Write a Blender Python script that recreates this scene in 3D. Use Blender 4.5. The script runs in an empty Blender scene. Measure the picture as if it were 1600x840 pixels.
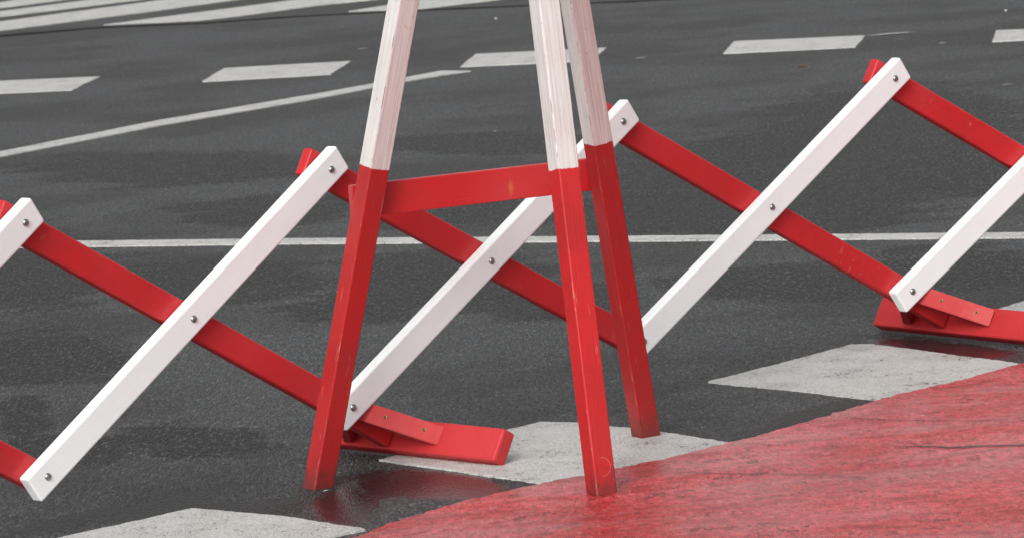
import bpy, bmesh, math, random
from mathutils import Vector, Matrix, noise as mnoise
R = math.radians
random.seed(7)
S = bpy.context.scene
C = S.collection

# ------------------------------------------------------------------ camera
FPX, PITCH, ROLL, HCAM = 6881.4, 0.12844, 0.080768, 1.5
FW = Vector((0, math.cos(PITCH), -math.sin(PITCH)))
_rt = Vector((1, 0, 0)); _up = _rt.cross(FW)
RI = _rt*math.cos(ROLL) - _up*math.sin(ROLL)
UI = _rt*math.sin(ROLL) + _up*math.cos(ROLL)
CAMP = Vector((0, 0, HCAM))
cd = bpy.data.cameras.new('camera'); cam = bpy.data.objects.new('camera', cd); C.objects.link(cam)
cd.sensor_width = 36; cd.lens = FPX/1600*36; cd.clip_start = 0.1; cd.clip_end = 3000
m = Matrix((RI, UI, -FW)).transposed().to_4x4(); m.translation = CAMP
cam.matrix_world = m
cd.dof.use_dof = True; cd.dof.focus_distance = 8.6; cd.dof.aperture_fstop = 22
S.camera = cam

# ------------------------------------------------------------------ light: soft overcast
SUN_EL, SUN_AZ = R(37), R(200)          # azimuth measured clockwise from +Y
W = bpy.data.worlds.new('World'); S.world = W; W.use_nodes = True
nt = W.node_tree; nt.nodes.clear()
sky = nt.nodes.new('ShaderNodeTexSky'); sky.sky_type = 'NISHITA'; sky.sun_disc = False
sky.sun_elevation = SUN_EL; sky.sun_rotation = SUN_AZ; sky.air_density = 1.0; sky.dust_density = 4.0; sky.ozone_density = 1.0
hs = nt.nodes.new('ShaderNodeHueSaturation'); hs.inputs['Saturation'].default_value = 0.12
bg = nt.nodes.new('ShaderNodeBackground'); bg.inputs['Strength'].default_value = 0.12
wo = nt.nodes.new('ShaderNodeOutputWorld')
nt.links.new(sky.outputs[0], hs.inputs['Color']); nt.links.new(hs.outputs[0], bg.inputs[0]); nt.links.new(bg.outputs[0], wo.inputs[0])
sd = bpy.data.lights.new('sun', 'SUN'); sd.energy = 1.5; sd.angle = R(35); sd.color = (1, 0.98, 0.95)
sun = bpy.data.objects.new('sun', sd); C.objects.link(sun)
sdir = Vector((math.sin(SUN_AZ)*math.cos(SUN_EL), math.cos(SUN_AZ)*math.cos(SUN_EL), math.sin(SUN_EL)))
sun.rotation_euler = sdir.to_track_quat('Z', 'Y').to_euler()
S.view_settings.view_transform = 'Standard'; S.view_settings.look = 'None'
S.view_settings.gamma = 1; S.view_settings.exposure = 0.27; S.view_settings.use_curve_mapping = False

# ------------------------------------------------------------------ survey helpers (photo pixel -> place on the ground)
def ray(x, y): return FW + RI*((x-800)/FPX) - UI*((y-420)/FPX)
def ground(x, y, z=0.0):
    r = ray(x, y); t = (z-HCAM)/r.z; p = CAMP + r*t; return Vector((p.x, p.y, z))
def on_plane(x, y, p0, n):
    r = ray(x, y); t = (p0-CAMP).dot(n)/r.dot(n); return CAMP + r*t
def pix(x, y, z=0.0):
    d = Vector((x, y, z))-CAMP; w = d.dot(FW); return 800+FPX*d.dot(RI)/w, 420-FPX*d.dot(UI)/w

# ------------------------------------------------------------------ object helpers
def tag(o, label=None, cat=None, group=None, kind=None):
    if label: o['label'] = label
    if cat: o['category'] = cat
    if group: o['group'] = group
    if kind: o['kind'] = kind
    return o
def empty(name, loc):
    o = bpy.data.objects.new(name, None); C.objects.link(o); o.location = loc; o.empty_display_size = .1; return o
def link(name, bm, mat, parent=None, M=None, smooth=False):
    """one mesh object; M = its world matrix"""
    bmesh.ops.recalc_face_normals(bm, faces=bm.faces)
    me = bpy.data.meshes.new(name); bm.to_mesh(me); bm.free()
    for mm in (mat if isinstance(mat, (list, tuple)) else [mat]): me.materials.append(mm)
    if smooth:
        for p in me.polygons: p.use_smooth = True
    o = bpy.data.objects.new(name, me); C.objects.link(o)
    WM[o] = M or Matrix.Identity(4)
    if parent is not None:
        o.parent = parent
        o.matrix_local = WM[parent].inverted() @ WM[o] if parent in WM else Matrix.Translation(-parent.location) @ WM[o]
    else: o.matrix_world = WM[o]
    return o
WM = {}
def frame(o, x, y, z):
    m = Matrix((x.normalized(), y.normalized(), z.normalized())).transposed().to_4x4(); m.translation = o; return m
def board(L0, L1, th, w, bev=.003, seg=2, cuts=0):
    """x from L0 to L1, thickness th along y, width w along z, rounded edges"""
    bm = bmesh.new(); bmesh.ops.create_cube(bm, size=1)
    for v in bm.verts:
        v.co = Vector((L0 if v.co.x < 0 else L1, v.co.y*th, v.co.z*w))
    if bev: bmesh.ops.bevel(bm, geom=list(bm.edges), offset=bev, segments=seg, profile=.5, affect='EDGES')
    return bm

# ------------------------------------------------------------------ material helpers
class N:
    def __init__(s, name):
        s.m = bpy.data.materials.new(name); s.m.use_nodes = True; s.t = s.m.node_tree
        s.b = s.t.nodes['Principled BSDF']
    def n(s, typ, **k):
        nd = s.t.nodes.new('ShaderNode'+typ)
        for a, v in k.items():
            if a.startswith('i_'):
                nd.inputs[a[2:].replace('_', ' ')].default_value = v
            else: setattr(nd, a, v)
        return nd
    def l(s, a, b): s.t.links.new(a, b)
    def val(s, sock, v):
        if hasattr(v, 'links') or isinstance(v, bpy.types.NodeSocket): s.l(v, sock)
        else: sock.default_value = v
    def math(s, op, a, b=0.0, c=None, clamp=False):
        nd = s.n('Math', operation=op, use_clamp=clamp); s.val(nd.inputs[0], a); s.val(nd.inputs[1], b)
        if c is not None: s.val(nd.inputs[2], c)
        return nd.outputs[0]
    def mix(s, f, a, b, blend='MIX'):
        nd = s.n('Mix', data_type='RGBA', blend_type=blend); s.val(nd.inputs[0], f)
        for i, v in ((6, a), (7, b)):
            if isinstance(v, tuple): nd.inputs[i].default_value = (*v, 1)[:4]
            else: s.l(v, nd.inputs[i])
        return nd.outputs[2]
    def mixf(s, f, a, b):
        nd = s.n('Mix', data_type='FLOAT'); s.val(nd.inputs[0], f); s.val(nd.inputs[2], a); s.val(nd.inputs[3], b); return nd.outputs[0]
    def ramp(s, x, lo, hi, a=0.0, b=1.0):
        nd = s.n('MapRange', interpolation_type='SMOOTHSTEP'); s.val(nd.inputs[0], x)
        for i, v in ((1, lo), (2, hi), (3, a), (4, b)): nd.inputs[i].default_value = v
        return nd.outputs[0]
    def coords(s, scale=(1, 1, 1), obj=True):
        tc = s.n('TexCoord'); mp = s.n('Mapping'); mp.inputs['Scale'].default_value = scale
        s.l(tc.outputs['Object'], mp.inputs[0]); return mp.outputs[0]
    def noise(s, vec, scale, detail=4, rough=.55, dist=0):
        nd = s.n('TexNoise'); s.l(vec, nd.inputs['Vector'])
        nd.inputs['Scale'].default_value = scale; nd.inputs['Detail'].default_value = detail
        nd.inputs['Roughness'].default_value = rough; nd.inputs['Distortion'].default_value = dist
        return nd.outputs[0]
    def bump(s, h, strength, dist, prev=None):
        nd = s.n('Bump'); s.val(nd.inputs['Strength'], strength); nd.inputs['Distance'].default_value = dist
        s.l(h, nd.inputs['Height'])
        if prev is not None: s.l(prev, nd.inputs['Normal'])
        return nd.outputs[0]
    def rnd(s, vec):
        """vec shifted by a per-object random so copies differ"""
        oi = s.n('ObjectInfo'); v = s.n('VectorMath', operation='ADD'); s.l(vec, v.inputs[0])
        m = s.math('MULTIPLY', oi.outputs['Random'], 37.0); s.l(m, v.inputs[1]); return v.outputs[0]

def mat_asphalt():
    a = N('asphalt'); v = a.coords(); va = a.coords((1, .28, 1)); vb = a.coords((1, .7, 1))
    at = a.n('Attribute', attribute_name='wear').outputs['Color']
    sp = a.n('SeparateColor'); a.l(at, sp.inputs[0]); coarse, wet, dirt = sp.outputs[0], sp.outputs[1], sp.outputs[2]
    mid = a.noise(vb, 7, 5, .65); fine = a.noise(va, 60, 4, .65); grain = a.noise(va, 240, 3, .8)
    big = a.noise(v, 1.1, 4, .6); streak = a.noise(a.coords((.35, 1.1, 1)), 5, 4, .6)
    vo = a.n('TexVoronoi', feature='F1'); a.l(va, vo.inputs['Vector']); vo.inputs['Scale'].default_value = 190
    jit = a.math('ADD', a.math('MULTIPLY', a.math('SUBTRACT', streak, .5), 1.5), a.math('MULTIPLY', a.math('SUBTRACT', fine, .5), .7))
    jit = a.math('ADD', jit, a.math('MULTIPLY', a.math('SUBTRACT', mid, .5), .9))
    cm = a.ramp(a.math('ADD', coarse, jit), .32, .72)
    jw = a.math('ADD', a.math('MULTIPLY', a.math('SUBTRACT', mid, .5), 1.1), a.math('MULTIPLY', a.math('SUBTRACT', fine, .5), .7))
    wm = a.ramp(a.math('ADD', wet, jw), .30, .72)
    dm = a.ramp(a.math('ADD', dirt, jw), .42, .60)
    stone = a.ramp(vo.outputs['Distance'], .1, .75, 1, 0)
    sc = a.n('SeparateColor'); a.l(vo.outputs['Color'], sc.inputs[0])
    light = a.mix(a.ramp(sc.outputs[0], .0, 1), (.074, .0755, .077), (.150, .152, .155))
    light = a.mix(a.ramp(grain, .36, .62), (.030, .030, .031), light)
    light = a.mix(a.ramp(sc.outputs[2], .97, .995, 0, .4), light, (.28, .27, .26))
    dark = a.mix(a.ramp(sc.outputs[1], .45, 1), (.010, .0092, .008), (.080, .074, .064))
    dark = a.mix(a.ramp(grain, .36, .62), (.006, .0055, .005), dark)
    dark = a.mix(a.ramp(sc.outputs[2], .93, .98, 0, .55), dark, (.20, .185, .17))
    col = a.mix(a.math('MULTIPLY', cm, .92), light, dark)
    col = a.mix(a.ramp(big, .42, .62, 0, .45), col, (.018, .0165, .015))
    grit = a.noise(a.coords((1, .20, 1)), 115, 3, .85)
    gd = a.ramp(grit, .45, .52, 0, 1); gl = a.ramp(grit, .57, .64, 0, 1)
    rough = a.mixf(cm, .34, .92)
    col = a.mix(a.math('MULTIPLY', a.math('SUBTRACT', 1.0, gd), rough), col, (.006, .0055, .005))
    col = a.mix(a.math('MULTIPLY', gl, a.math('MULTIPLY', rough, .6)), col, (.21, .20, .185))
    col = a.mix(a.math('MULTIPLY', dm, .85), col, (.012, .009, .007))
    col = a.mix(a.math('MULTIPLY', wm, .8), col, (.010, .009, .0095))
    a.l(col, a.b.inputs['Base Color'])
    rr = a.mixf(cm, .60, .42); rr = a.mixf(dm, rr, .45); rr = a.mixf(wm, rr, .2)
    a.l(rr, a.b.inputs['Roughness'])
    a.l(a.mixf(wm, a.mixf(cm, .24, .12), .17), a.b.inputs['Specular IOR Level'])
    h = a.math('ADD', a.math('MULTIPLY', stone, .8), a.math('MULTIPLY', grain, .9))
    st = a.mixf(cm, .45, .9); st = a.mixf(wm, st, .14)
    b1 = a.bump(h, st, .007)
    b2 = a.bump(a.noise(va, 30, 4, .6), a.mixf(wm, .4, .16), .007, b1)
    a.l(b2, a.b.inputs['Normal'])
    return a.m

def mat_marking():
    a = N('road_marking_paint'); v = a.coords((1, .5, 1)); vi = a.coords()
    pit = a.noise(v, 120, 4, .75); pat = a.noise(vi, 9, 4, .6); gr = a.noise(v, 230, 2, .7)
    vo = a.n('TexVoronoi', feature='F1'); a.l(v, vo.inputs['Vector']); vo.inputs['Scale'].default_value = 130
    sc = a.n('SeparateColor'); a.l(vo.outputs['Color'], sc.inputs[0])
    pm = a.ramp(a.math('ADD', pit, a.math('MULTIPLY', a.math('SUBTRACT', pat, .5), .4)), .625, .67)
    base = a.mix(a.ramp(pat, .35, .7), (.60, .60, .575), (.50, .49, .465))
    base = a.mix(a.ramp(gr, .34, .58, .5, 0), base, (.20, .195, .18))
    base = a.mix(a.ramp(sc.outputs[0], 0, 1, 0, .35), base, (.72, .71, .68))
    col = a.mix(a.math('MULTIPLY', pm, .85), base, (.06, .057, .05))
    a.l(col, a.b.inputs['Base Color']); a.b.inputs['Roughness'].default_value = .45
    a.b.inputs['Specular IOR Level'].default_value = .35
    h = a.math('SUBTRACT', a.noise(v, 150, 3, .7), a.math('MULTIPLY', pm, 1.2))
    a.l(a.bump(h, .9, .006), a.b.inputs['Normal'])
    return a.m

def mat_red_ground():
    a = N('red_surface_coating'); v = a.coords((1, .55, 1)); vs = a.coords((.55, 1.3, 1)); vi = a.coords()
    big = a.noise(vs, 2.4, 4, .6, .3); mid = a.noise(vs, 11, 5, .7); fine = a.noise(a.coords((1, .32, 1)), 70, 5, .8); gr = a.noise(a.coords((1, .22, 1)), 180, 3, .8)
    lap = a.noise(a.coords((.12, 3.0, 1)), 3.2, 4, .6)                # overlapping trowel strokes
    col = a.mix(a.ramp(big, .35, .65), (.74, .062, .070), (.57, .026, .026))
    col = a.mix(a.ramp(mid, .50, .66, 0, .75), col, (.24, .018, .014))
    col = a.mix(a.ramp(lap, .50, .62, 0, .6), col, (.52, .12, .12))
    col = a.mix(a.ramp(gr, .36, .56, .8, 0), col, (.20, .012, .012))
    col = a.mix(a.ramp(fine, .56, .62, 0, .5), col, (.66, .20, .19))
    rip = a.noise(a.coords((.7, .5, 1)), 62, 4, .8)
    col = a.mix(a.ramp(rip, .40, .45, .6, 0), col, (.24, .010, .012))
    col = a.mix(a.ramp(rip, .57, .62, 0, .35), col, (.74, .20, .20))
    hole = a.ramp(a.math('ADD', fine, a.math('MULTIPLY', a.math('SUBTRACT', mid, .5), .8)), .32, .37, 1, 0)
    col = a.mix(a.math('MULTIPLY', hole, .6), col, (.085, .014, .013))
    a.l(col, a.b.inputs['Base Color'])
    ru = a.ramp(mid, .3, .7, .17, .42)
    a.l(ru, a.b.inputs['Roughness']); a.b.inputs['Specular IOR Level'].default_value = .22
    h = a.math('SUBTRACT', a.math('ADD', a.math('MULTIPLY', fine, 1.0), a.math('MULTIPLY', gr, .3)), a.math('MULTIPLY', hole, .5))
    b = a.bump(h, .75, .007); b2 = a.bump(lap, .35, .012, b)
    a.l(b2, a.b.inputs['Normal'])
    # standing film of rain water over the coating
    a.l(a.ramp(a.noise(vs, 3.1, 3, .6), .35, .6, .06, .45), a.b.inputs['Coat Weight'])
    a.b.inputs['Coat Roughness'].default_value = .12; a.b.inputs['Coat IOR'].default_value = 1.33
    a.l(a.bump(h, .22, .004), a.b.inputs['Coat Normal'])
    return a.m

def mat_slat(name, c1, c2, rough=.4, stain=None, spec=.5):
    """sprayed planed timber: board runs along local X"""
    a = N(name); raw = a.coords(); v = a.rnd(raw); vg = a.rnd(a.coords((1.2, 26, 26))); red = c1[1] < .2
    g = a.noise(vg, 9, 4, .6); s = a.noise(v, 14, 4, .6); d = a.noise(v, 130, 3, .6); b0 = a.noise(v, 3.5, 3, .5)
    col = a.mix(a.ramp(s, .3, .7), c1, c2)
    col = a.mix(a.ramp(g, .55, .8, 0, .22 if red else .12), col, a.mix(.5, col, (.1, .05, .05) if red else (.4, .38, .36)))
    if red: col = a.mix(a.ramp(b0, .45, .7, 0, .35), col, (.60, .06, .065))            # faded patches
    else: col = a.mix(a.ramp(b0, .52, .72, 0, .30), col, (.66, .60, .60))             # faint road grime
    chip = a.ramp(a.noise(v, 38, 5, .75), .715, .73)
    col = a.mix(a.math('MULTIPLY', chip, .7 if red else .45), col, (.66, .44, .33) if red else (.40, .26, .2))
    # short scuffs crossing the grain
    sc = a.noise(a.rnd(a.coords((42, 6, 9))), 3.4, 3, .6); ar = a.ramp(a.noise(v, 6, 2, .5), .56, .66)
    scm = a.math('MULTIPLY', a.ramp(sc, .64, .70), ar)
    col = a.mix(a.math('MULTIPLY', scm, .45 if red else .3), col, (.66, .25, .22) if red else (.50, .42, .40))
    if stain:
        sx = a.n('SeparateXYZ'); a.l(raw, sx.inputs[0])
        dx = a.math('DIVIDE', a.math('SUBTRACT', sx.outputs[0], stain[0]), .007); dz = a.math('DIVIDE', a.math('SUBTRACT', sx.outputs[2], stain[1]), .020)
        rr = a.math('SQRT', a.math('ADD', a.math('MULTIPLY', dx, dx), a.math('MULTIPLY', dz, dz)))
        rr = a.math('ADD', rr, a.math('MULTIPLY', a.math('SUBTRACT', a.noise(raw, 90, 3, .6), .5), 1.0))
        col = a.mix(a.ramp(rr, .1, 1.1, .42, 0), col, (.55, .22, .06))
    a.l(col, a.b.inputs['Base Color'])
    a.l(a.ramp(s, .3, .7, rough-.07, rough+.1), a.b.inputs['Roughness'])
    a.b.inputs['Specular IOR Level'].default_value = spec
    b = a.bump(g, .16, .002); b2 = a.bump(d, .08, .001, b); a.l(b2, a.b.inputs['Normal'])
    return a.m

def mat_leg(h_split, hx, hy, pink=.5, age=0.0, ring=False):
    """tripod leg: local X along the leg (0 at the ground), red below h_split, weathered white above"""
    a = N('painted_tripod_leg'); raw = a.coords(); v = a.rnd(raw)
    vg = a.rnd(a.coords((.9, 30, 30))); vg2 = a.rnd(a.coords((.35, 60, 60)))
    sx = a.n('SeparateXYZ'); a.l(raw, sx.inputs[0]); X, Y, Z = sx.outputs
    g = a.noise(vg, 8, 5, .65); g2 = a.noise(vg2, 9, 3, .6); s = a.noise(v, 9, 4, .6); f = a.noise(v, 60, 4, .65)
    # weathered white with bleeding grain, grime and fine checks
    front = a.ramp(Z, hy-.003, hy-.002, 0, pink)                      # the side where red has bled into the grain
    wh = a.mix(a.ramp(g, .35, .7), (.70, .695, .675), (.60, .585, .565))
    wh = a.mix(front, wh, a.mix(a.ramp(g, .35, .7), (.64, .54, .53), (.48, .345, .33)))
    wh = a.mix(a.ramp(s, .42, .7, 0, .35), wh, (.55, .45, .44))
    wh = a.mix(a.ramp(g2, .56, .68, 0, .55), wh, (.33, .23, .21))
    wh = a.mix(a.ramp(a.noise(a.rnd(a.coords((.5, 22, 22))), 6, 3, .6), .5, .7, 0, .35), wh, (.36, .31, .29))
    wh = a.mix(a.ramp(f, .66, .72, 0, .5), wh, (.2, .14, .12))
    rd = a.mix(a.ramp(s, .3, .7), (.53, .016, .018), (.42, .012, .014))
    rd = a.mix(a.ramp(g, .5, .75, 0, .35), rd, (.30, .012, .011))
    rd = a.mix(age, rd, (.24, .014, .014))
    # scuffs on red
    rd = a.mix(a.ramp(a.noise(v, 26, 5, .75), .70, .74, 0, .55), rd, (.58, .22, .13))
    lo = a.noise(a.rnd(a.coords((1.6, 42, 42))), 7, 4, .7)
    rd = a.mix(a.ramp(lo, .655, .69, 0, .6), rd, (.62, .27, .20))
    rd = a.mix(a.ramp(a.noise(v, 5, 3, .6), .52, .68, 0, .3), rd, (.34, .03, .026))
    if ring:      # curved scrape near the foot
        dx = a.math('SUBTRACT', X, .056); dy = a.math('ADD', Y, -.004)
        q = a.math('SQRT', a.math('ADD', a.math('MULTIPLY', dx, dx), a.math('MULTIPLY', dy, dy)))
        q = a.ramp(a.math('ABSOLUTE', a.math('SUBTRACT', q, .0175)), .0004, .0011, .4, 0)
        q = a.math('MULTIPLY', q, a.math('LESS_THAN', dy, .002)); q = a.math('MULTIPLY', q, a.math('GREATER_THAN', Z, hy-.003))
        rd = a.mix(q, rd, (.66, .25, .16))
    # red darkens unevenly towards the ground
    gm = a.ramp(a.math('ADD', X, a.math('MULTIPLY', a.math('SUBTRACT', f, .5), .12)), .0, .07, .75, 0)
    rd = a.mix(gm, rd, (.10, .022, .018))
    edge = a.math('ADD', h_split, a.math('MULTIPLY', a.math('SUBTRACT', s, .5), .014))
    edge = a.math('ADD', edge, a.math('MULTIPLY', a.math('SUBTRACT', g, .5), .006))
    up = a.ramp(a.math('SUBTRACT', X, edge), -.0012, .0012)
    col = a.mix(up, rd, wh)
    # worn arrises
    ax = a.math('SUBTRACT', hx, a.math('ABSOLUTE', Y)); ay = a.math('SUBTRACT', hy, a.math('ABSOLUTE', Z))
    e = a.math('MAXIMUM', ax, ay)
    wn = a.noise(a.rnd(a.coords((1, 3, 3))), 16, 7, .8)
    wear = a.math('MULTIPLY', a.ramp(e, .0010, .0026, 1, 0), a.mixf(up, a.ramp(wn, .54, .60), a.ramp(wn, .50, .57)))
    col = a.mix(a.math('MULTIPLY', wear, .8), col, a.mix(up, (.46, .20, .10), (.22, .12, .09)))
    a.l(col, a.b.inputs['Base Color']); a.l(a.ramp(s, .3, .7, .35, .55), a.b.inputs['Roughness'])
    b = a.bump(g, .25, .002); b2 = a.bump(g2, .3, .0015, b); a.l(b2, a.b.inputs['Normal'])
    return a.m

def simple(name, col, rough=.5, metal=0, spec=.5):
    a = N(name); v = a.coords(); n = a.noise(v, 180, 3, .6)
    c = a.mix(a.ramp(n, .3, .7), col, tuple(x*.7 for x in col)); a.l(c, a.b.inputs['Base Color'])
    a.b.inputs['Roughness'].default_value = rough; a.b.inputs['Metallic'].default_value = metal
    a.b.inputs['Specular IOR Level'].default_value = spec
    return a.m

M_ASPH = mat_asphalt(); M_MARK = mat_marking(); M_RG = mat_red_ground()
M_WS = mat_slat('white_painted_slat', (.86, .88, .885), (.835, .85, .86), .42)
M_RS = mat_slat('red_painted_slat', (.54, .022, .026), (.46, .018, .022), .38, None, .35)
M_RF = mat_slat('red_painted_foot', (.47, .030, .033), (.41, .022, .024), .48, None, .25)
M_STEEL = simple('zinc_steel', (.42, .43, .45), .35, 1)
M_BRASS = simple('brass_screw', (.75, .5, .2), .35, 1)
M_HOLE = simple('dark_screw_recess', (.02, .012, .01), .8)
M_CRACK = simple('crack_filler', (.045, .022, .024), .5)
M_SEAM = simple('bitumen_seam', (.012, .011, .010), .8, 0, .1)

# ------------------------------------------------------------------ asphalt: one sheet to the horizon
def axis(lo, hi, step, far, neg=None):
    a = []; x = lo
    while x < hi: a.append(x); x += step
    a.append(hi)
    out = [hi+d for d in (.3, 1, 3, 8, 20, 60, 160, 400, far)]
    inn = [lo-d for d in (.3, 1, 3, 8, 20, 60, 160, 400, far)][::-1]
    return inn+a+out
XS = axis(-2.0, 2.0, .025, 900); YS = axis(6.6, 24, .035, 1500)
def blob(px, py, cx, cy, rx, ry, ang=0):
    dx, dy = px-cx, py-cy
    if ang: c, s = math.cos(R(ang)), math.sin(R(ang)); dx, dy = dx*c-dy*s, dx*s+dy*c
    d = math.sqrt((dx/rx)**2+(dy/ry)**2); return max(0., min(1., 1.5-d))
COARSE = [(1330, 260, 420, 110), (1050, 330, 300, 80), (1500, 420, 200, 60), (850, 470, 200, 50), (420, 330, 200, 40), (40, 650, 60, 60), (1180, 300, 420, 110), (700, 430, 260, 70), (330, 440, 260, 60), (250, 265, 300, 45), (760, 225, 260, 28),
          (1250, 440, 330, 45), (60, 420, 160, 120), (1400, 200, 300, 110), (700, 320, 260, 60), (560, 480, 160, 50),
          (1050, 55, 140, 22), (1450, 55, 160, 10), (100, 700, 170, 40), (300, 690, 200, 40), (60, 560, 200, 70)]
WET = [(650, 756, 120, 24, 2), (540, 790, 55, 30), (1480, 545, 120, 12, -5), (700, 765, 100, 16)]
DIRT = [(1270, 652, 110, 17, 16), (1200, 678, 70, 12, 16), (250, 790, 90, 12, 14), (110, 812, 90, 10, 14), (830, 770, 70, 8, 14),
        (25, 62, 60, 11), (150, 50, 120, 7, 6), (400, 30, 160, 5, 6), (570, 10, 110, 7, 5), (1000, 690, 120, 10),
        (420, 790, 60, 12), (1440, 590, 60, 4, 14), (330, 790, 100, 6)]
def build_ground():
    nx, ny = len(XS), len(YS)
    vs = [(x, y, 0) for y in YS for x in XS]
    fs = [(j*nx+i, j*nx+i+1, (j+1)*nx+i+1, (j+1)*nx+i) for j in range(ny-1) for i in range(nx-1)]
    me = bpy.data.meshes.new('asphalt_road'); me.from_pydata(vs, [], fs); me.materials.append(M_ASPH)
    ca = me.color_attributes.new('wear', 'FLOAT_COLOR', 'POINT'); buf = []
    for (x, y, z) in vs:
        if y < 4 or y > 60: buf += [.3, 0, 0, 1]; continue
        px, py = pix(x, y)
        if -400 < px < 2000 and -60 < py < 1000:
            c = max([blob(px, py, b[0], b[1], b[2]*.72, b[3]*.62) for b in COARSE]); w = max([blob(px, py, *b) for b in WET]); d = max([blob(px, py, *b) for b in DIRT])
        else: c, w, d = .3, 0, 0
        if py < 150: c *= max(.35, py/150)
        buf += [c*.95, w, d, 1]
    ca.data.foreach_set('color', buf)
    o = bpy.data.objects.new('asphalt_road', me); C.objects.link(o); tag(o, kind='structure'); return o
build_ground()

# ------------------------------------------------------------------ painted markings
def outline(pts, step=.012, jit=.002, closed=True, fr=40):
    out = []; n = len(pts)
    for i in range(n if closed else n-1):
        a, b = Vector(pts[i]), Vector(pts[(i+1) % n]); L = (b-a).length; k = max(1, int(L/step))
        t = (b-a).normalized(); nn = Vector((-t.y, t.x, 0))
        for q in range(k):
            p = a.lerp(b, q/k); e = 1 if 0 < q else .3
            out.append(p + nn*(mnoise.noise(p*fr)*jit*1.6+mnoise.noise(p*fr*4)*jit*.9+mnoise.noise(p*6)*jit*1.2)*e)
    return out
def slab(name, pts, z, mat, th=.004, **k):
    bm = bmesh.new(); pts = outline(pts, **k)
    top = [bm.verts.new((p.x, p.y, z)) for p in pts]; bot = [bm.verts.new((p.x, p.y, z-th)) for p in pts]
    f = bm.faces.new(top); n = len(pts)
    for i in range(n): bm.faces.new((top[i], top[(i+1) % n], bot[(i+1) % n], bot[i]))
    bmesh.ops.triangulate(bm, faces=[f], ngon_method='EAR_CLIP')
    o = link(name, bm, mat); return tag(o, kind='structure')
G = ground
def gp(l): return [G(x, y) for x, y in l]
ZM = .004
# squares along the edge of the red crossing
EDGE = [(300, 915), (420, 882), (562, 841), (640, 813), (740, 783), (858, 758), (960, 738), (1060, 716), (1147, 694), (1230, 672), (1300, 652), (1376, 627), (1505, 597), (1600, 571), (1810, 522), (2050, 462), (2400, 385), (2900, 290)]
for l in ([(20, 858), (300, 796), (440, 808), (572, 829), (420, 862), (290, 890)],
          [(592, 720), (700, 694), (845, 661), (900, 662), (1000, 672), (1147, 694), (1060, 716), (960, 738), (858, 758), (800, 750), (700, 735)],
          [(1107, 598), (1220, 569), (1330, 540), (1360, 539), (1600, 571), (1505, 597), (1376, 627), (1250, 612)],
          [(1545, 489), (1600, 472), (1780, 430), (2050, 462), (1810, 522)],
          [(-480, 975), (-200, 905), (60, 935), (-180, 1000)]):
    slab('marking_square', gp(l), ZM, M_MARK, jit=.003)
# lane dashes
WORN = []
for l in ([(-70, 131), (157, 121), (113, 142), (-110, 152)], [(316, 129), (350, 108), (548, 97), (517, 117.5)],
          [(719, 106), (742, 86), (948, 76), (925, 96)], [(1130, 85), (1147, 66), (1352, 57), (1337, 75)], [(1551, 66.5), (1557, 49), (1762, 40), (1745, 57)]):
    slab('lane_dash', gp(l), ZM, M_MARK, jit=.004, step=.02)
for pts, w in (([(1350, 58), (1385, 54.5), (1432, 51.5)], .035), ([(1392, 64), (1420, 62)], .012)):
    WORN.append((pts, w))
slab('curved_line', gp([(-200, 281), (0, 238.5), (250, 189), (500, 147), (631, 123), (690, 112), (736, 112.5), (700, 117.5), (631, 129), (500, 154.5), (250, 197.5), (0, 246.5), (-200, 291)]), ZM, M_MARK, jit=.003, step=.02)
slab('edge_line', gp([(-200, 383), (0, 379.5), (450, 374.3), (800, 371.8), (1240, 368.4), (1600, 365), (1900, 361.5), (1900, 369), (1600, 373), (1240, 376), (800, 379.5), (450, 382.3), (0, 388), (-200, 394)]), ZM, M_MARK, jit=.003, step=.02)
# zebra crossing beyond
for l in ([(-60, 16), (0, 5), (30, 0), (106, -12), (300, -34), (180, -12), (106, 0), (0, 14), (-60, 25)],
          [(-60, 29), (0, 19), (156, -1), (330, -26), (420, -26), (225, 0), (0, 27.5), (-60, 37)],
          [(-60, 44), (0, 35), (262, 0), (420, -24), (560, -24), (375, 0), (250, 17), (0, 49), (-60, 58)],
          [(162, 40), (300, 22), (469, 0), (650, -26), (760, -22), (590, 0), (500, 9), (375, 26), (312, 33)],
          [(545, 19), (608, 9), (655, 1.5), (760, -16), (930, -18), (777, 1), (658, 15)]):
    slab('zebra_stripe', gp(l), ZM, M_MARK, jit=.004, step=.03)
slab('bitumen_seam', gp([(-60, 61), (160, 43), (312, 37), (450, 27), (620, 18), (830, 9), (1000, 2), (1200, -9), (1200, -8), (1000, 3), (830, 10), (620, 19.3), (450, 28), (312, 38), (160, 44.2), (-60, 63.5)]), .003, M_SEAM, th=.003, jit=.012, step=.04)
# red coated crossing
rp = gp(EDGE) + [Vector((3.2, 3, 0)), Vector((-2.0, 3, 0))]
rp = [Vector((p.x, p.y, 0)) for p in rp]
slab('red_crossing', rp, .007, M_RG, th=.007, jit=.007, step=.008)
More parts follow.
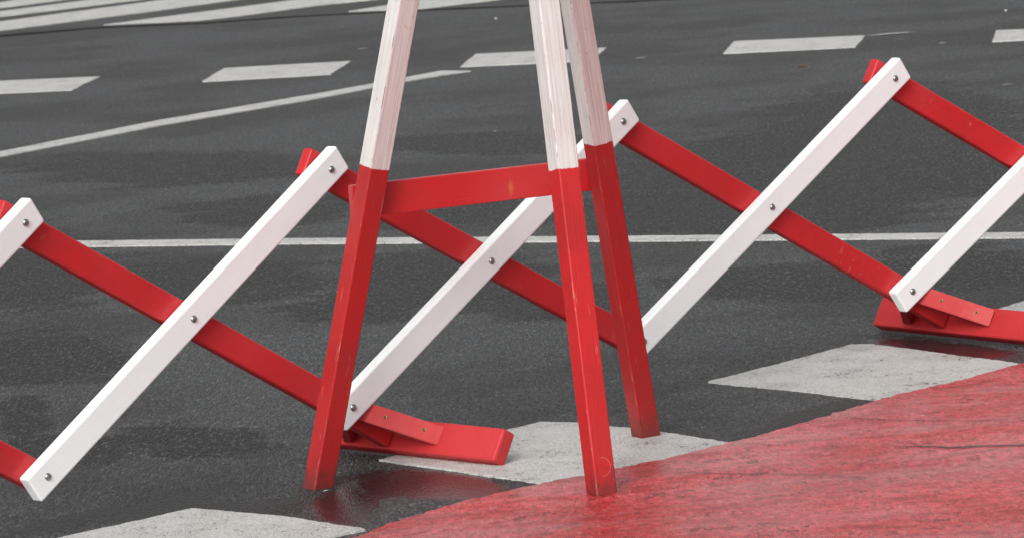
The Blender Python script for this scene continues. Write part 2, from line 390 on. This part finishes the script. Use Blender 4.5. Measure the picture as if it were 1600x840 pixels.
# long crack and short nicks in the coating
def strip(name, pts, w, z, mat):
    P = []
    for i in range(len(pts)-1):
        a, b = pts[i], pts[i+1]; k = max(1, int((b-a).length/.01))
        P += [a.lerp(b, q/k) for q in range(k)]
    P.append(pts[-1]); n = len(P); top = []; bot = []
    for i, p in enumerate(P):
        t = min(1, i/8, (n-1-i)/8); ww = w*t*(.55+.9*abs(mnoise.noise(p*25)))
        off = mnoise.noise(p*14)*.010 + mnoise.noise(p*50)*.003
        top.append(Vector((p.x, p.y+off+ww, z))); bot.append(Vector((p.x, p.y+off-ww, z)))
    bm = bmesh.new(); tv = [bm.verts.new(p) for p in top]; bv = [bm.verts.new(p) for p in bot]
    for i in range(n-1):
        bm.faces.new((tv[i], tv[i+1], bv[i+1], bv[i]))
    bmesh.ops.remove_doubles(bm, verts=bm.verts, dist=1e-6)
    return tag(link(name, bm, mat), kind='structure')
for pts, w in WORN: strip('worn_paint', [G(*p) for p in pts], w, .004, M_MARK)
strip('surface_crack', [G(1390, 702, .0), G(1500, 704, .0), G(1600, 701, .0), G(1760, 698, .0)], .007, .0085, M_CRACK)
strip('surface_crack', [G(1040, 743), G(1120, 745), G(1250, 747), G(1350, 750)], .0028, .0085, M_CRACK)
strip('surface_crack', [G(1300, 656), G(1380, 661), G(1480, 663), G(1600, 661)], .0028, .0085, M_CRACK)
strip('surface_crack', [G(1150, 696), G(1200, 700), G(1240, 700)], .0035, .0085, M_CRACK)
strip('surface_crack', [G(1400, 611), G(1440, 606), G(1470, 607)], .003, .0085, M_CRACK)
strip('surface_crack', [G(1110, 770), G(1150, 776), G(1180, 775)], .004, .0085, M_CRACK)
strip('surface_crack', [G(1280, 701), G(1320, 703)], .006, .0085, M_CRACK)
strip('surface_crack', [G(1425, 748), G(1440, 750)], .010, .0085, M_CRACK)
strip('surface_crack', [G(1450, 749), G(1466, 751)], .009, .0085, M_CRACK)
strip('surface_crack', [G(1510, 812), G(1550, 802)], .005, .0085, M_CRACK)

# ------------------------------------------------------------------ scissor barrier
X0, Y0, TH, SP, CV, ZB, ZT = -0.043383, 8.950203, 0.704943, 0.778139, -0.038536, 0.126705, 0.604337
TW, WW = .028, .058                       # slat thickness, width
def curve(t): return Vector((X0+t*math.cos(TH)-CV*t*t*math.sin(TH), Y0+t*math.sin(TH)+CV*t*t*math.cos(TH), 0))
def tang(t): return (curve(t+.01)-curve(t-.01)).normalized()
def nrm(t): u = tang(t); return Vector((u.y, -u.x, 0))        # towards the camera
TOPPX = {0: (40, 348), 1: (518, 265), 2: (974, 190), 3: (1399, 123)}
BOTPX = {0: (75, 744), 1: (552, 636), 2: (1006, 533), 3: (1426, 455)}
def joint(i, top):
    t = (i-1.5)*SP; px = (TOPPX if top else BOTPX).get(i)
    p = curve(t); p.z = ZT if top else ZB
    if px:
        q = on_plane(px[0], px[1], p, nrm(t)); p = q
    return p
ZV = Vector((0, 0, 1))
barrier = empty('scissor_barrier', curve(0))
tag(barrier, 'folding lattice barrier of crossed red and white wooden slats, standing behind the tripod', 'barrier')
def bolt(parent, p, n, through):
    """dome head on the white face, shank, washer and nut at the back; axis along n"""
    bm = bmesh.new(); seg = 20; rings = []
    prof = [(0, .0046), (.0030, .0043), (.0052, .0034), (.0068, .0018), (.0074, 0), (.0074, -.0006), (.0036, -.0006), (.0036, -through-.001),
            (.0085, -through-.001), (.0085, -through-.0025), (.0062, -through-.0026), (.0062, -through-.008), (.0, -through-.008)]
    x = n.cross(ZV).normalized(); z = x.cross(n).normalized()
    for r, h in prof:
        rings.append([bm.verts.new(Vector((r*math.cos(k*2*math.pi/seg), r*math.sin(k*2*math.pi/seg), h))) for k in range(seg)] if r > 0 else [bm.verts.new((0, 0, h))])
    for a, b in zip(rings, rings[1:]):
        for k in range(seg):
            k2 = (k+1) % seg
            vs = [a[k % len(a)], a[k2 % len(a)], b[k2 % len(b)], b[k % len(b)]]
            u = []; [u.append(q) for q in vs if q not in u]
            if len(u) > 2: bm.faces.new(u)
    return link('bolt', bm, M_STEEL, parent, frame(p, x, z, n), smooth=True)
I0, I1 = -2, 5
mids = {}
for i in range(I0, I1):
    tc = (i+.5-1.5)*SP
    # white slat: bottom joint of column i to top joint of column i+1, front layer
    a, b = joint(i, False), joint(i+1, True); d = (b-a); L = d.length; d.normalize()
    n = nrm(tc); n = (n - d*n.dot(d)).normalized(); w = d.cross(n).normalized()
    if w.z < 0: w = -w
    o = link('white_slat', board(-.040, L+.040, TW, WW, .0048, 3), M_WS, barrier, frame(a - n*(TW/2), d, w.cross(d), w))
    mid = (a+b)/2 if True else 0
    for p in (a, mid, b): bolt(o, p+n*.0003, n, 2*TW+.001)
    # red slat: top joint of column i to bottom joint of column i+1, rear layer
    back = (TW*1.5+.0012)
    a2, b2 = joint(i, True)-nrm((i-1.5)*SP)*back, joint(i+1, False)-nrm((i-.5)*SP)*back
    d = (b2-a2); L = d.length; d.normalize(); n = nrm(tc); n = (n-d*n.dot(d)).normalized(); w = n.cross(d)
    if w.z < 0: w = -w
    foot = (i+1) % 2 == 1
    EXT = .150 if foot else .040
    o = link('red_slat', board(-.040, L+EXT, TW, WW, .0048, 3), M_RS, barrier, frame(a2, d, w.cross(d), w))
    if foot:
        # foot beam standing square to the slat's end, lying across the barrier line
        tt = (i+1-1.5)*SP; nn = nrm(tt); e = b2 + d*EXT                     # slat end centre
        nn = (nn - d*nn.dot(d)).normalized(); wv = w
        # drop so that the lower back corner rests on the road
        BT, BW = .033, .070
        cen = e + d*(BT/2+.001)
        low = min((cen + d*sx*BT/2 + wv*sz*BW/2).z for sx in (-1, 1) for sz in (-1, 1))
        cen = cen - ZV*(low-.0012)
        fb = link('foot_beam', board(-.228, .322, BT, BW, .005), M_RF, barrier, frame(cen, nn, wv.cross(nn), wv))
        # braces from slat to beam, front and back
        for s in (1, -1):
            bw = .040 if s == 1 else .054; bt = .020; reach = .138 if s == 1 else .112
            A = b2 + d*(EXT-.128) + nn*s*(TW/2+.002)      # on the slat face
            Bp = e + nn*s*(TW/2+reach)                     # on the beam face
            A = A + wv*(WW/2-bw/2-.002) ; Bp = Bp + wv*(WW/2-bw/2-.002)
            ax = (Bp-A).normalized(); inn = (-nn*s - (-nn*s).dot(ax)*ax).normalized()
            # prism with mitred ends, local 2-D outline in (d, nn)
            bm = bmesh.new()
            q = bt*1.42
            P2 = [(A, ), (Bp, ), (Bp - nn*s*q, ), (A + d*q, )]
            base = [p[0] for p in P2]; M = frame(A, ax, wv.cross(ax), wv); Mi = M.inverted()
            vb = [bm.verts.new(Mi @ (p - wv*bw/2)) for p in base]; vt = [bm.verts.new(Mi @ (p + wv*bw/2)) for p in base]
            bm.faces.new(vb); bm.faces.new(vt)
            for k in range(4): bm.faces.new((vb[k], vb[(k+1) % 4], vt[(k+1) % 4], vt[k]))
            bmesh.ops.bevel(bm, geom=list(bm.edges), offset=.0015, segments=2, affect='EDGES')
            br = link('brace', bm, M_RF, barrier, M)
            # outward face normal of the brace
            fn = (nn*s - ax*(nn*s).dot(ax)).normalized(); Lb = (Bp-A).length
            for q_ in ((.36, .80) if s == 1 else (.25, .8)):
                c = A + ax*Lb*q_ + fn*.0004 + wv*.002
                sb = bmesh.new(); 
                R1 = [sb.verts.new((.0042*math.cos(k*math.pi/8), .0042*math.sin(k*math.pi/8), .0002)) for k in range(16)]
                R2 = [sb.verts.new((.0032*math.cos(k*math.pi/8), .0032*math.sin(k*math.pi/8), .0009)) for k in range(16)]
                R3 = [sb.verts.new((.0020*math.cos(k*math.pi/8), .0020*math.sin(k*math.pi/8), .0003)) for k in range(16)]
                for aa, bb in ((R1, R2), (R2, R3)):
                    for k in range(16): sb.faces.new((aa[k], aa[(k+1) % 16], bb[(k+1) % 16], bb[k]))
                f = sb.faces.new(R3); f.material_index = 1
                link('screw', sb, [M_BRASS, M_HOLE], br, frame(c, wv.cross(fn), wv, fn))

# ------------------------------------------------------------------ tripod
FEET = {'L': (497, 761), 'F': (941, 775), 'B': (1010, 683)}
TOPS = {'L': (631, 0), 'F': (850, 0), 'B': (898, 0)}
gf = {k: G(*v) for k, v in FEET.items()}
cen = (gf['L']+gf['F']+gf['B'])/3
trip = empty('tripod_stand', Vector((cen.x, cen.y, 0)))
tag(trip, 'tall wooden tripod with red and weathered white legs and red crossbar, before the lattice', 'tripod')
HS = .0222
M_LEG = {k: mat_leg(h, HS, HS, {'L': .6, 'F': .1, 'B': .95}[k], {'L': .35, 'F': .0, 'B': .55}[k], k == 'F') for k, h in (('L', .641), ('F', .622), ('B', .624))}
M_BAR = mat_slat('red_crossbar_paint', (.50, .016, .018), (.42, .013, .015), .36, (.315, -.008))
axes = {}
for k in 'LFB':
    f, tp = FEET[k], TOPS[k]; s = (-750-f[1])/(tp[1]-f[1]); ap = (f[0]+(tp[0]-f[0])*s, -750)
    apex = on_plane(ap[0], ap[1], Vector((0, cen.y, 0)), Vector((0, 1, 0)))
    # keep each leg's head a hand's breadth apart around the centre
    out = (gf[k]-cen).normalized(); r = ray(*ap); dep = (apex-CAMP).dot(FW)+out.y*.03; apex = CAMP + r*(dep/r.dot(FW))
    ax = (apex-gf[k]); L = ax.length; ax.normalize()
    al = R({'L': 34, 'F': 26, 'B': 27}[k]); nr = Vector((math.sin(al), -math.cos(al), 0)); nr = (nr-ax*nr.dot(ax)).normalized()
    bm = board(-.03, L-.05, 2*HS, 2*HS, .0028)
    # cut the foot level with the road
    M = frame(gf[k], ax, ax.cross(nr)*-1, nr); M = frame(gf[k], ax, nr.cross(ax), nr)
    Mi = M.inverted(); co = Mi @ (gf[k]+ZV*.0075 if k == 'F' else gf[k]+ZV*(.0045 if k == 'B' else .0005)); no = Mi.to_3x3() @ ZV
    res = bmesh.ops.bisect_plane(bm, geom=list(bm.verts)+list(bm.edges)+list(bm.faces), plane_co=co, plane_no=no, clear_inner=True)
    ed = [e for e in res['geom_cut'] if isinstance(e, bmesh.types.BMEdge)]
    bmesh.ops.holes_fill(bm, edges=ed)
    link('leg', bm, M_LEG[k], trip, M); axes[k] = (gf[k], ax, nr)
def at_z(k, z): g, ax, _ = axes[k]; return g + ax*(z/ax.z)
ZC = .5535
pl, pb = at_z('L', ZC), at_z('B', ZC-.006)
d = (pb-pl).normalized(); L = (pb-pl).length; n = Vector((d.y, -d.x, 0)).normalized()      # towards the camera
w = d.cross(n); w = w if w.z > 0 else -w
off = -n*(HS*1.28+.011)
cb = link('crossbar', board(-.021, L+.020, .022, .064, .002), M_BAR, trip, frame(pl+off, d, w.cross(d), w))
for k, p in (('L', pl), ('B', pb)):
    for s in (-1, 1):
        bm = bmesh.new(); bmesh.ops.create_cone(bm, segments=12, radius1=.004, radius2=.0035, depth=.004, cap_ends=True)
        link('nail', bm, M_STEEL, cb, frame(p+off-n*.012+w*.014*s, d, w, -n))
# head block where the three legs meet
hp = Vector((cen.x, cen.y, 1.70))
hc = (at_z('L', 1.70)+at_z('F', 1.70)+at_z('B', 1.70))/3
bm = bmesh.new(); bmesh.ops.create_cone(bm, segments=6, radius1=.042, radius2=.036, depth=.12, cap_ends=True)
bmesh.ops.bevel(bm, geom=list(bm.edges), offset=.003, segments=2, affect='EDGES')
link('head_block', bm, M_RS, trip, Matrix.Translation(hc+ZV*.08))

# ------------------------------------------------------------------ scraps lying on the road
M_TWIG = simple('dry_straw', (.30, .26, .22), .7); M_PAPER = simple('white_paper', (.75, .74, .72), .7); M_LEAF = simple('brown_leaf', (.16, .09, .05), .6); M_DK = simple('black_grit', (.01, .01, .01), .6)
def twig(px, py, length, ang, rad, mat, name, label, cat):
    g = G(px, py); bm = bmesh.new(); n = 8; rad *= .6; rings = []
    for i in range(n+1):
        t = i/n; p = Vector(((t-.5)*length, math.sin(t*3.1)*length*.08, rad*.9)); r = rad*(.35+.65*math.sin(math.pi*min(1, t+.12)))
        rings.append([bm.verts.new(p+Vector((0, r*math.cos(a), r*.8*math.sin(a)))) for a in [k*math.pi/3 for k in range(6)]])
    for a, b in zip(rings, rings[1:]):
        for k in range(6): bm.faces.new((a[k], a[(k+1) % 6], b[(k+1) % 6], b[k]))
    bm.faces.new(rings[0]); bm.faces.new(rings[-1])
    M = Matrix.Translation(Vector((g.x, g.y, .001))) @ Matrix.Rotation(R(ang), 4, 'Z')
    return tag(link(name, bm, mat, None, M, smooth=True), label, cat)
twig(510, 767, .013, 45, .0018, M_PAPER, 'paper_scrap', 'tiny white paper scrap on the wet road at the foot of the left tripod leg', 'litter')
twig(1002, 92, .045, 5, .005, M_TWIG, 'straw', 'pale straw lying on the asphalt just right of the tripod, between two lane dashes', 'straw')
twig(1255, 105, .055, 20, .007, M_LEAF, 'dry_leaf', 'curled brown leaf on the asphalt below the lane dash right of the tripod', 'leaf')
twig(1575, 134, .045, 25, .005, M_TWIG, 'straw', 'pale straw on the asphalt at the right edge, above the red slat', 'straw')
twig(1474, 69, .035, 10, .006, M_TWIG, 'straw', 'short straw lying between the two rightmost lane dashes', 'straw')
twig(568, 77, .05, 5, .004, M_TWIG, 'straw', 'faint pale straw left of the left tripod leg, above the lane dash', 'straw')
twig(775, 31, .012, 0, .009, M_PAPER, 'paper_scrap', 'white paper speck on the far asphalt between the tripod legs', 'litter')
twig(1572, 19, .012, 0, .010, M_PAPER, 'paper_scrap', 'white paper speck on the far asphalt in the upper right corner', 'litter')
twig(775, 206, .022, 10, .003, M_TWIG, 'straw', 'thin pale straw on the asphalt in view between the white tripod legs', 'straw')
